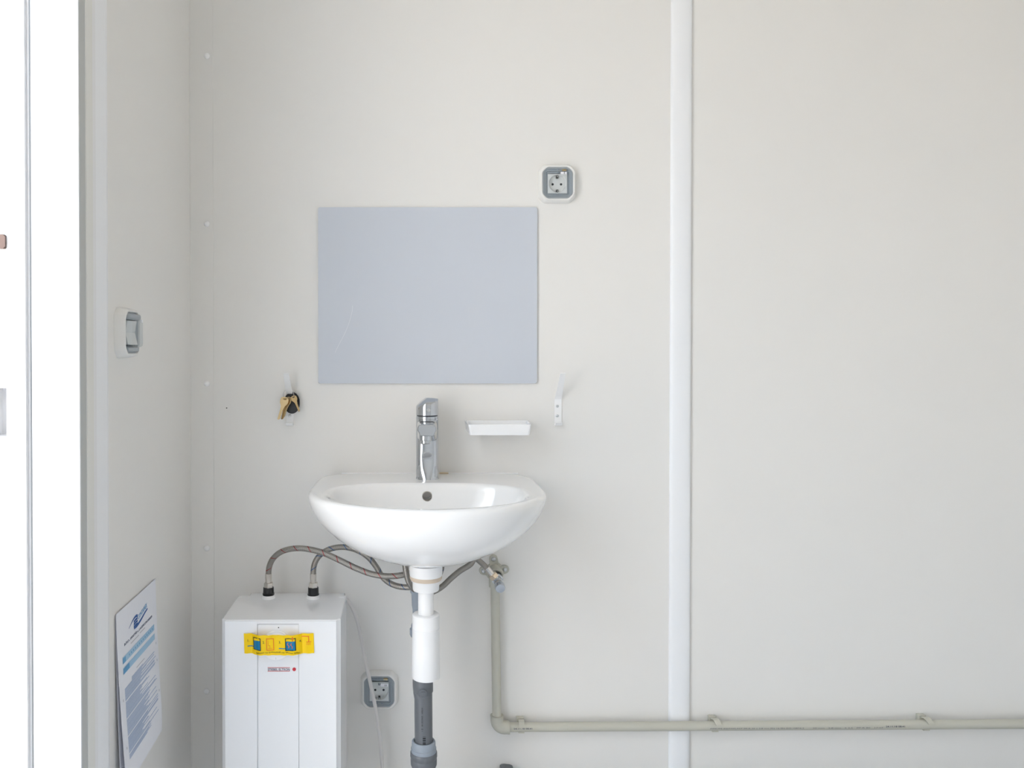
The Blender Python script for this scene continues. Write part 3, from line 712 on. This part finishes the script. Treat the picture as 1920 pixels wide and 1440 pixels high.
# ------------------------------------------------------------------ hoses
RH = 0.0062
def nut(mb, c, d, r, h0, h1):
    d = Vector(d).normalized(); mb.lathe([(r * 0.9, h0), (r, h0 + 0.001), (r, h1 - 0.001), (r * 0.9, h1)], c, d, 6, smooth=False)
def hose(name, label, pts, material, ends=(), group='braided steel hoses under the washbasin'):
    h = thing(name, label, 'hose', pts[0], group)
    MB().tube(pts, RH, 16, 12).build('braided_tube', material, h)
    for c, d in ends:
        c = Vector(c); d = Vector(d).normalized()
        mb = MB(); mb.lathe([(0.0068, 0.010), (0.0068, 0.0285), (0.0072, 0.0290), (0.0072, 0.0305), (0.0066, 0.031)], c, d, 28); mb.build('ferrule', 'nickel', h)
        mb = MB(); nut(mb, c, d, 0.0102, -0.0005, 0.0118); mb.build('union_nut', 'nickel', h)
    return h
up = Vector((0, 0, 1))
c0 = stubs[0] + up * 0.0225; c1 = stubs[1] + up * 0.0225
red = [c0 + up * 0.022, c0 + up * 0.031] + [P(*q) for q in ((505, 1062, 0.080), (511.5, 1048, 0.085), (524, 1036.5, 0.092), (541, 1030, 0.100), (563, 1028, 0.110), (588, 1031.5, 0.118), (612, 1039, 0.125), (640, 1052, 0.130), (668, 1065.5, 0.135), (698, 1076.5, 0.138),
                                                           (728, 1080.5, 0.140), (752, 1078.5, 0.140), (770, 1074, 0.138), (792, 1067, 0.130), (802, 1055, 0.122), (803, 1035, 0.114))]
hose('braided_hose', 'braided steel hose with red thread arching from the water heater', red, 'hose_red', [(c0, up)])
blue = [c1 + up * 0.022, c1 + up * 0.031] + [P(*q) for q in ((588.5, 1062, 0.077), (593, 1050, 0.077), (602, 1039, 0.077), (617, 1030, 0.078), (635, 1026, 0.080), (655, 1027, 0.084), (675, 1034, 0.088), (692, 1046, 0.094), (705, 1062, 0.100), (716, 1080, 0.105),
                                                            (730, 1092.5, 0.112), (748, 1099.5, 0.120), (768, 1101, 0.128), (790, 1099, 0.128), (812, 1089, 0.118), (825, 1074, 0.102), (830, 1050, 0.090))]
hose('braided_hose', 'braided steel hose with blue thread rising from the water heater', blue, 'hose_blue', [(c1, up)])
loop_ = [P(*q) for q in ((757, 1040, 0.156), (760, 1062, 0.157), (763, 1080, 0.157), (769, 1096, 0.155), (779, 1107, 0.142), (795, 1112, 0.132), (813, 1109, 0.122), (830, 1099, 0.115), (846, 1084, 0.110), (863, 1070, 0.105), (882, 1058, 0.100), (890, 1044, 0.095))]
hose('braided_hose', 'braided steel hose looping behind the white drain trap', loop_, 'hose_plain')

# ------------------------------------------------------------------ drain trap and waste pipe
DO = 0.205
DX = P(798.5, 1130, DO).x
def zd(py, o=DO): return P(798, py, o).z
trap = thing('drain_trap', 'white plastic drain trap hanging under the washbasin', 'drain trap', (DX, -DO, zd(1281)))
c = (DX, -DO, 0)
def lz(name, prof, m, par, n=48, o=c): return MB().lathe([(r, z) for r, z in prof], o, n=n).build(name, m, par)
z1, z2, z3, z4 = zd(1058), zd(1079), zd(1090), zd(1104)
lz('outlet_collar', [(0.0336, z1), (0.0336, z2 + 0.006), (0.0325, z2)], 'plastic_white', trap)
lz('rubber_seal', [(0.0325, z2 + 0.001), (0.0330, z2 - 0.001), (0.0328, z2 - 0.0045), (0.0312, z2 - 0.008)], 'rubber_tan', trap)
lz('coupling_nut', [(0.0310, z2 - 0.007), (0.0300, z3 + 0.002), (0.0272, z3 - 0.001), (0.0268, z4), (0.0258, z4 - 0.002)], 'plastic_white', trap)
lz('inlet_tube', [(0.0158, z4), (0.0158, zd(1160))], 'plastic_white', trap)
zt1, zt2, zt3, zt4 = zd(1150), zd(1176), zd(1268), zd(1281, DO + 0.028)
lz('trap_cup', [(0.0165, zt1 - 0.0005), (0.0250, zt1), (0.0272, zt1 - 0.002), (0.0274, zt2 + 0.0006), (0.0270, zt2 + 0.0004), (0.0270, zt2 - 0.0002), (0.0276, zt2 - 0.0006), (0.0277, zt2 - 0.006), (0.0275, zt2 - 0.0065), (0.0280, zt2 - 0.030), (0.0284, zt3 + 0.001), (0.0280, zt3), (0.0288, zt3 - 0.001), (0.0285, zt4 + 0.003), (0.0272, zt4), (0.012, zt4)], 'plastic_white', trap, 64)
wp = thing('waste_pipe', 'dark grey plastic waste pipe below the white drain trap', 'pipe', (DX, -DO, 0))
wx = P(796, 1350, DO).x; w0 = Vector((P(793.5, 1290, DO).x, -DO, zd(1283))); w1 = Vector((P(796.8, 1400, DO).x, -DO, 0.0))
wd = (w1 - w0).normalized()
def wq(py): t = (zd(py) - w0.z) / (w1.z - w0.z); return w0 + (w1 - w0) * t
MB().tube([w0 + Vector((0, 0, 0.012)), w1], 0.0182, 40, 1, False).build('pipe', 'pvc_grey', wp)
mb = MB(); mb.lathe([(0.0196, -0.02), (0.0200, -0.018), (0.0200, 0.010), (0.0190, 0.012)], wq(1286), wd, 40); cl = mb.build('top_sleeve', 'pvc_grey', wp)
mb = MB(); q = wq(1292); mb.lathe([(0.0098, 0.0), (0.0098, 0.0218), (0.0088, 0.0226)], q + Vector((0.001, 0, -0.001)), (-0.12, -1, 0), 12, smooth=False); mb.build('latch_pad', 'pvc_grey', cl)
MB().box(q + Vector((-0.0055, -0.0225, -0.0060)), q + Vector((0.0052, -0.0242, 0.0042)), 0.0008).build('latch_tab', 'pvc_grey', cl)
mb = MB(); mb.lathe([(0.0196, -0.014), (0.0222, -0.014), (0.0240, -0.012), (0.0242, 0.0), (0.0256, 0.001), (0.0258, 0.010)], wq(1401), wd, 48, False, False); mb.build('seal_ring', 'pvc_light', wp)
mb = MB(); mb.lathe([(0.0262, 0.0), (0.0272, 0.002), (0.0274, 0.010), (0.0262, 0.0125), (0.0262, 0.014), (0.0268, 0.016), (0.0266, 0.026), (0.0238, 0.032), (0.0232, 0.06), (0.0232, (w1 - wq(1408)).length)], wq(1408), wd, 48); mb.build('socket_joint', 'pvc_grey', wp)
# print on the pipe (reads downwards)
def pipemap(cen, rad, a0, axis_d):
    """x runs along axis_d, y runs round the pipe"""
    ad_ = Vector(axis_d).normalized(); e1 = Vector((0, -1, 0)); e1 = (e1 - ad_ * e1.dot(ad_)).normalized(); e2 = ad_.cross(e1)
    return lambda x, y: Vector(cen) + ad_ * x + (e1 * math.cos(a0 - y / rad) + e2 * math.sin(a0 - y / rad)) * (rad + 0.0003)
pm = pipemap(wq(1320), 0.0182, 0.16, wd)
mb = MB(); put_text(mb, 'HTEM', pm, 0.000, -0.0015, height=0.0032); put_text(mb, 'DN/OD 40', pm, 0.0165, -0.0015, height=0.0032); put_text(mb, 'B 1', pm, 0.042, -0.0015, height=0.0032)
for x, wd_ in ((0.0575, 0.0006), (0.0600, 0.0028), (0.0642, 0.0026), (0.0682, 0.0012), (0.0705, 0.0030), (0.0745, 0.0028)):
    mb.poly([pm(x, 0.001), pm(x + wd_, 0.001), pm(x + wd_, 0.0068), pm(x, 0.0068)])
o = mb.build('pipe_print', 'ink_black', wp); o['kind'] = 'stuff'
# slim grey tube behind the trap
VO = 0.135
vx = P(783.5, 1130, VO).x
def zv(py): return P(783, py, VO).z
mb = MB(); mb.lathe([(0.0150, zv(1103)), (0.0160, zv(1106)), (0.0160, zv(1110)), (0.0138, zv(1113)), (0.0128, zv(1135)), (0.0112, zv(1142)), (0.0108, zv(1165)), (0.0140, zv(1172)), (0.0142, zv(1177)), (0.0172, zv(1179)), (0.0172, zv(1189)), (0.0150, zv(1193)), (0.0110, zv(1194)), (0.0110, zv(1268))], (vx, -VO, 0), n=36)
vt = mb.build('side_tube', 'pvc_light', wp)
mb = MB(); mb.tube([(vx, -VO, zv(1266)), (vx, -VO - 0.003, zv(1285)), (vx + 0.003, -VO - 0.02, zv(1300)), (w0.x, -DO + 0.012, zv(1312))], 0.0108, 16, 6); mb.build('side_branch', 'pvc_grey', wp)

# ------------------------------------------------------------------ beige supply pipe, valve, clips
PO = 0.022; RP = 0.0103
pipe = thing('supply_pipe', 'beige plastic water supply pipe running down and along the wall', 'pipe', P(933, 1362, 0))
v0 = P(928.0, 1080, PO); v1 = P(931.5, 1344, PO); e0 = P(933, 1363.5, PO)
e0.x = v1.x + (v1.x - v0.x) * 0.08
hend = P(1920, 1357.3, PO); hdir = (hend - e0).normalized(); hl = (XR - e0.x) / hdir.x
MB().tube([v0, e0 + up * 0.006], RP, 28, 1, False).build('upright_pipe', 'pp_beige', pipe)
MB().tube([e0 + hdir * 0.006, e0 + hdir * hl], RP, 28, 1, False).build('horizontal_pipe', 'pp_beige', pipe)
# elbow
mb = MB(); rr = 0.0145
pts = [e0 + up * 0.0265, e0 + up * 0.016] + [e0 + Vector((0.016, 0, 0.016)) + Vector((-math.cos(t), 0, -math.sin(t))) * 0.016 for t in [math.pi / 2 * k / 8 for k in range(1, 9)]] + [e0 + hdir * 0.0275]
mb.tube(pts, rr, 28, 1, False); el = mb.build('elbow', 'pp_beige', pipe)
mb = MB(); mb.lathe([(0.0135, 0), (0.0152, 0.0005), (0.0152, 0.0026), (0.0145, 0.003)], e0 + up * 0.0245, up, 28); mb.build('elbow_lip', 'pp_beige', el)
mb = MB(); mb.lathe([(0.0135, 0), (0.0152, 0.0005), (0.0152, 0.0026), (0.0145, 0.003)], e0 + hdir * 0.0252, hdir, 28); mb.build('elbow_lip', 'pp_beige', el)
# wall plate with screwed ears
wc = P(927.5, 1071, 0.0)
mb = MB(); mb.lathe([(0.021, 0), (0.021, 0.004), (0.0175, 0.006), (0.0165, 0.030), (0.0155, 0.034), (0.0115, 0.034), (0.0112, 0.025)], wc, (0, -1, 0), 36)
plate = mb.build('wall_plate', 'pp_beige', pipe)
for px, py in ((925, 1047), (906, 1069), (946.5, 1066.5)):
    ec = P(px, py, 0.0)
    d = (wc - ec); d.y = 0; L = d.length; d.normalize(); n_ = Vector((-d.z, 0, d.x))
    ol = [(math.cos(t) * 0.0095, math.sin(t) * 0.0095) for t in [math.pi / 2 + math.pi * k / 10 for k in range(11)]] + [(L, -0.0105), (L, 0.0105)]
    mb = MB(); mb.prism(ol, lambda x, y, t: ec + d * x + n_ * y + Vector((0, -t, 0)), 0, 0.006, 0.001); ear = mb.build('ear', 'pp_beige', plate)
    MB().lathe([(0.0052, 0.005), (0.0050, 0.0075), (0.0035, 0.0092), (0.0012, 0.0094)], ec, (0, -1, 0), 20).build('plate_screw', 'steel', plate)
MB().lathe([(0.0128, -0.026), (0.0138, -0.0255), (0.0138, -0.004), (0.0138, 0.0)], Vector((v0.x, v0.y, wc.z - 0.003)), (0, 0, 1), 28).build('plate_socket', 'pp_beige', plate)
# printed lines on the horizontal pipe
def hmap(px, extra=0.0):
    x = P(px, 1360, PO + RP).x; t = (x - e0.x) / hdir.x
    return pipemap(e0 + hdir * t, RP, 0.0, hdir)
mb = MB()
g = hmap(963); put_text(mb, '24.11.18 08:41', g, 0, -0.0006, width=0.042, height=0.0034, bold=0.02)
g = hmap(1332); put_text(mb, 'PIPELIFE INSTAPLAST PP-R 20 x 2,8 mm PN 16 EN ISO 15874-2', g, 0, -0.0032, width=0.210, height=0.0030)
g = hmap(1524); put_text(mb, '20 mm   2,8 mm   S 2,5   PP-R 80   17:07', g, 0, -0.0032, width=0.158, height=0.0028)
g = hmap(1661); put_text(mb, '24.11.18 08:41', g, 0, -0.0010, width=0.043, height=0.0036, bold=0.02)
o = mb.build('pipe_print', 'ink_print', pipe); o['kind'] = 'stuff'

def pipe_clip(px, lean, label):
    x = P(px, 1350, 0.012).x; t = (x - e0.x) / hdir.x; cc = e0 + hdir * t
    k = thing('pipe_clip', label, 'pipe clip', Vector((cc.x, 0, cc.z)), 'beige clips holding the supply pipe')
    mb = MB(); mb.box((cc.x - 0.0085, 0, cc.z - 0.0128), (cc.x + 0.0085, -0.0115, cc.z + 0.0160), 0.001); mb.build('base', 'pp_beige', k)
    mb = MB(); L = []
    for i, (a_, rr_) in enumerate(((112, 0.0140), (98, 0.0146), (84, 0.0144), (68, 0.0136), (52, 0.0124), (38, 0.0116), (26, 0.0112))):
        th = math.radians(a_); sh = lean * i / 6 * 0.010
        for_ = lambda r_, s_: Vector((cc.x + s_ + sh, cc.y - r_ * math.cos(th), cc.z + r_ * math.sin(th)))
        L.append([for_(rr_, -0.0065), for_(rr_, 0.0065), for_(rr_ + 0.0022, 0.0065), for_(rr_ + 0.0022, -0.0065)])
    mb.loft(L, smooth=False); mb.build('strap', 'pp_beige', k)
    mb = MB(); L = []
    for i, a_ in enumerate((120, 100, 85, 72, 60)):
        th = math.radians(a_); for_ = lambda r_, s_: Vector((cc.x + s_, cc.y - r_ * math.cos(th), cc.z - r_ * math.sin(th)))
        L.append([for_(RP + 0.0002, -0.0065), for_(RP + 0.0002, 0.0065), for_(RP + 0.0026, 0.0065), for_(RP + 0.0026, -0.0065)])
    mb.loft(L, smooth=False); mb.build('lower_lip', 'pp_beige', k)
pipe_clip(976, 0.0, 'beige pipe clip next to the pipe elbow, strap straight')
pipe_clip(1337, 0.6, 'beige pipe clip next to the white cover strip')
pipe_clip(1730, 0.7, 'beige pipe clip at the end of the printed lettering, strap askew')

# angle valve
val = thing('angle_valve', 'chrome angle valve on the beige wall plate under the washbasin', 'valve', wc + Vector((0, -0.034, 0)))
wc2 = wc + Vector((0.0, 0, -0.001))
dn = Vector((0.03, -1, -0.10)).normalized()
mb = MB(); mb.lathe([(0.0108, 0.028), (0.0108, 0.040), (0.0125, 0.041), (0.0125, 0.046), (0.0098, 0.047), (0.0098, 0.066), (0.0085, 0.067), (0.0085, 0.075)], wc2, dn, 28); mb.build('valve_body', 'chrome', val)
kc2 = wc2 + dn * 0.074
mb = MB(); mb.lathe([(0.0092, 0), (0.0108, 0.0015), (0.0114, 0.006), (0.0112, 0.016), (0.0098, 0.0185), (0.004, 0.019)], kc2, Vector((0.03, -1, -0.22)), 32); mb.build('valve_knob', 'chrome', val)
hd = Vector((-0.62, 0.05, 0.72)).normalized(); hb = wc2 + dn * 0.057
mb = MB(); mb.lathe([(0.0080, 0), (0.0080, 0.013)], hb, hd, 24); mb.build('valve_outlet', 'chrome', val)
mb = MB(); nut(mb, hb, hd, 0.0108, 0.010, 0.020); mb.build('compression_nut', 'brass_nut', val)
hs = hb + hd * 0.018
vh = [hs + hd * 0.004, hs + hd * 0.018, hs + hd * 0.030 + Vector((-0.001, 0.001, 0))] + [P(*q) for q in ((893, 1047.5, 0.058), (884, 1043, 0.064), (872, 1041, 0.07), (858, 1036, 0.075))]
h = hose('braided_hose', 'short braided steel hose from the angle valve up behind the washbasin', vh, 'hose_plain')
mb = MB(); mb.lathe([(0.0068, 0.0), (0.0068, 0.0190), (0.0072, 0.0195), (0.0072, 0.0205)], hs, hd, 28); mb.build('ferrule', 'nickel', h)

# ------------------------------------------------------------------ power cord
cp = [P(*q) for q in ((648, 1122, 0.056), (653.5, 1128, 0.057), (662, 1143, 0.060), (671, 1168, 0.062), (678, 1200, 0.062), (685, 1238, 0.060), (693, 1275, 0.058), (701, 1312, 0.056), (708, 1350, 0.052), (713, 1390, 0.050), (717, 1440, 0.048), (720, 1500, 0.046))]
cp.append(Vector((cp[-1].x + 0.004, -0.05, 0.10))); cp.append(Vector((cp[-1].x + 0.03, -0.07, 0.0035))); cp.append(Vector((cp[-1].x + 0.10, -0.08, 0.0035)))
tag(MB().tube(cp, 0.0041, 12, 8).build('power_cord', 'cord_white'), 'thin off-white power cord hanging from the water heater past the socket', 'cord')

# ------------------------------------------------------------------ notice on the left wall
n0 = PL(217.5, 1154, XL + 0.003); n1 = PL(291, 1085, XL + 0.003)
PW, PH = 0.210, 0.297
ny = n0.y; nz = (n0.z + n1.z) / 2
def sheet(u, v, lift, near, far, curl):
    """u: 0 near the door .. 1 near the corner, v: 0 top .. 1 bottom"""
    o = 0.0015 + lift + (near * (1 - u) + far * u) * v ** 1.4 + curl * max(0, v - 0.80) ** 2 * u
    return Vector((XL + o, ny + PW * u, nz - PH * v))
notice = thing('notice_sheets', 'printed white paper notice curling off the wall beside the door', 'paper', (XL, ny + PW / 2, nz - PH))
def paper(name, **kw):
    mb = MB(); nu, nv = 12, 24
    for l in (0.0, 0.0002):
        k2 = dict(kw); k2['lift'] += l
        g = [[mb.bm.verts.new(sheet(i / nu, j / nv, **k2)) for j in range(nv + 1)] for i in range(nu + 1)]
        for i in range(nu):
            for j in range(nv): mb.face((g[i][j], g[i + 1][j], g[i + 1][j + 1], g[i][j + 1]) if l else (g[i][j + 1], g[i + 1][j + 1], g[i + 1][j], g[i][j]), True)
    return mb.build(name, 'paper', notice, normals=False)
paper('back_sheet', lift=0.0, near=0.008, far=0.006, curl=0.0)
fk = dict(lift=0.0012, near=0.017, far=0.014, curl=-0.06)
front = paper('front_sheet', **fk)
def NM(x, y, l=0.0005): k2 = dict(fk); k2['lift'] += l; return sheet(x / PW, y / PH, **k2)   # x from the near edge, y down, metres
def nbar(mb, x0_, x1_, y0_, y1_, l=0.0005, n=4):
    for i in range(n):
        a_, b_ = x0_ + (x1_ - x0_) * i / n, x0_ + (x1_ - x0_) * (i + 1) / n
        mb.poly([NM(a_, y0_, l), NM(b_, y0_, l), NM(b_, y1_, l), NM(a_, y1_, l)])
mb = MB(); put_text(mb, 'BÜRO-, SANITÄR u. LAGERCONTAINER', lambda a_, b_: NM(0.033 + a_, 0.0665 - b_), 0, 0, width=0.150, height=0.0062, bold=0.02); o = mb.build('heading', 'ink_navy', front); o['kind'] = 'stuff'
mb = MB()                                            # wavy band emblem
def ribbon(pts, th):
    q = spline([Vector((*p, 0)) for p in pts], 6)
    for i in range(len(q) - 1):
        t0, t1 = th(i / (len(q) - 1)), th((i + 1) / (len(q) - 1))
        mb.poly([NM(q[i].x, q[i].y - t0), NM(q[i + 1].x, q[i + 1].y - t1), NM(q[i + 1].x, q[i + 1].y + t1), NM(q[i].x, q[i].y + t0)])
ribbon([(0.058, 0.0440), (0.072, 0.0385), (0.088, 0.0345), (0.100, 0.0350), (0.104, 0.0375)], lambda t: 0.0006 + 0.0026 * t)
for k in range(3): ribbon([(0.083, 0.0410 + 0.0046 * k), (0.092, 0.0398 + 0.0046 * k), (0.103, 0.0405 + 0.0046 * k)], lambda t: 0.0019)
ribbon([(0.084, 0.0515), (0.100, 0.0525), (0.122, 0.0490), (0.142, 0.0440), (0.158, 0.0410)], lambda t: 0.0030 - 0.0014 * t)
mb.build('emblem', 'ink_blue', front)
mb = MB(); put_text(mb, 'CONTAINEX', lambda a_, b_: NM(0.106 + a_, 0.0450 - 0.16 * a_ - b_), 0, 0, width=0.050, height=0.0085, bold=0.03); o = mb.build('emblem_text', 'ink_midblue', front); o['kind'] = 'stuff'
mb = MB(); nbar(mb, 0.064, 0.106, 0.0715, 0.0735); nbar(mb, 0.112, 0.140, 0.0700, 0.0720); nbar(mb, 0.086, 0.130, 0.1235, 0.1252); o = mb.build('subheading', 'line_grey', front); o['kind'] = 'stuff'
mb = MB(); nbar(mb, 0.022, 0.192, 0.0820, 0.0935); mb.build('table_band', 'ink_lightblue', front)
mb = MB(); nbar(mb, 0.022, 0.192, 0.1000, 0.1115); mb.build('table_band', 'ink_lightblue', front)
mb = MB(); nbar(mb, 0.022, 0.036, 0.0835, 0.0925, 0.0008); nbar(mb, 0.022, 0.052, 0.1015, 0.1105, 0.0008)
for k in range(13): nbar(mb, 0.052 + k * 0.0105, 0.0555 + k * 0.0105, 0.0862, 0.0895, 0.0008, 1)
o = mb.build('table_text', 'ink_midblue', front); o['kind'] = 'stuff'
mb = MB(); y = 0.1300; dn_ = 0
para = [10, 1, 13, 1, 14, 1, 10, 1, 12]
k = 0
while y < 0.258:
    blank = (k % 14 == 13)
    if not blank:
        long_ = (k % 14 in (8, 12)) or rnd.random() < 0.16
        nbar(mb, 0.024 if k > 2 else 0.06, rnd.uniform(0.182, 0.192) if long_ else rnd.uniform(0.095, 0.150), y, y + (0.00135 if not long_ else 0.0015), 0.0005, 3)
    y += 0.00215; k += 1
o = mb.build('body_text', 'ink_text', front); o['kind'] = 'stuff'
mb = MB()
for x, y in ((0.013, 0.150), (0.014, 0.232), (0.196, 0.119), (0.197, 0.152), (0.199, 0.212)): nbar(mb, x, x + 0.003, y, y + 0.0045, 0.0006, 1)
o = mb.build('margin_mark', 'line_grey', front); o['kind'] = 'stuff'

hp = P(425, 765, 0.0)
MB().lathe([(0.0014, -0.001), (0.0014, 0.0004)], hp, (0, -1, 0), 12).build('nail_hole', 'hole_dark', bpy.data.objects['wall_back'])

# ------------------------------------------------------------------ low waste pipe whose brackets just reach into view
lw = thing('floor_waste_pipe', 'dark grey waste pipe low along the wall', 'pipe', (DX + 0.1, 0, 0.06))
zp = 0.118
MB().tube([(DX, -DO, zp), (DX + 0.02, -DO + 0.03, zp), (DX + 0.05, -0.11, zp), (DX + 0.09, -0.062, zp), (DX + 0.15, -0.045, zp), (DX + 0.30, -0.045, zp), (XR, -0.045, zp)], 0.022, 24, 5).build('pipe', 'pvc_grey', lw)
c = P(950, 1437, 0.012); mb = MB()
mb.prism([(-0.014, 0), (0.0145, 0), (0.0150, c.z - zp - 0.004), (0.009, c.z - zp - 0.001), (-0.004, c.z - zp), (-0.011, c.z - zp - 0.0005), (-0.0145, c.z - zp - 0.003)], lambda x, z, t: Vector((c.x + x, -t, zp + z)), 0.0, 0.024, 0.001); mb.build('bracket', 'pvc_grey', lw)
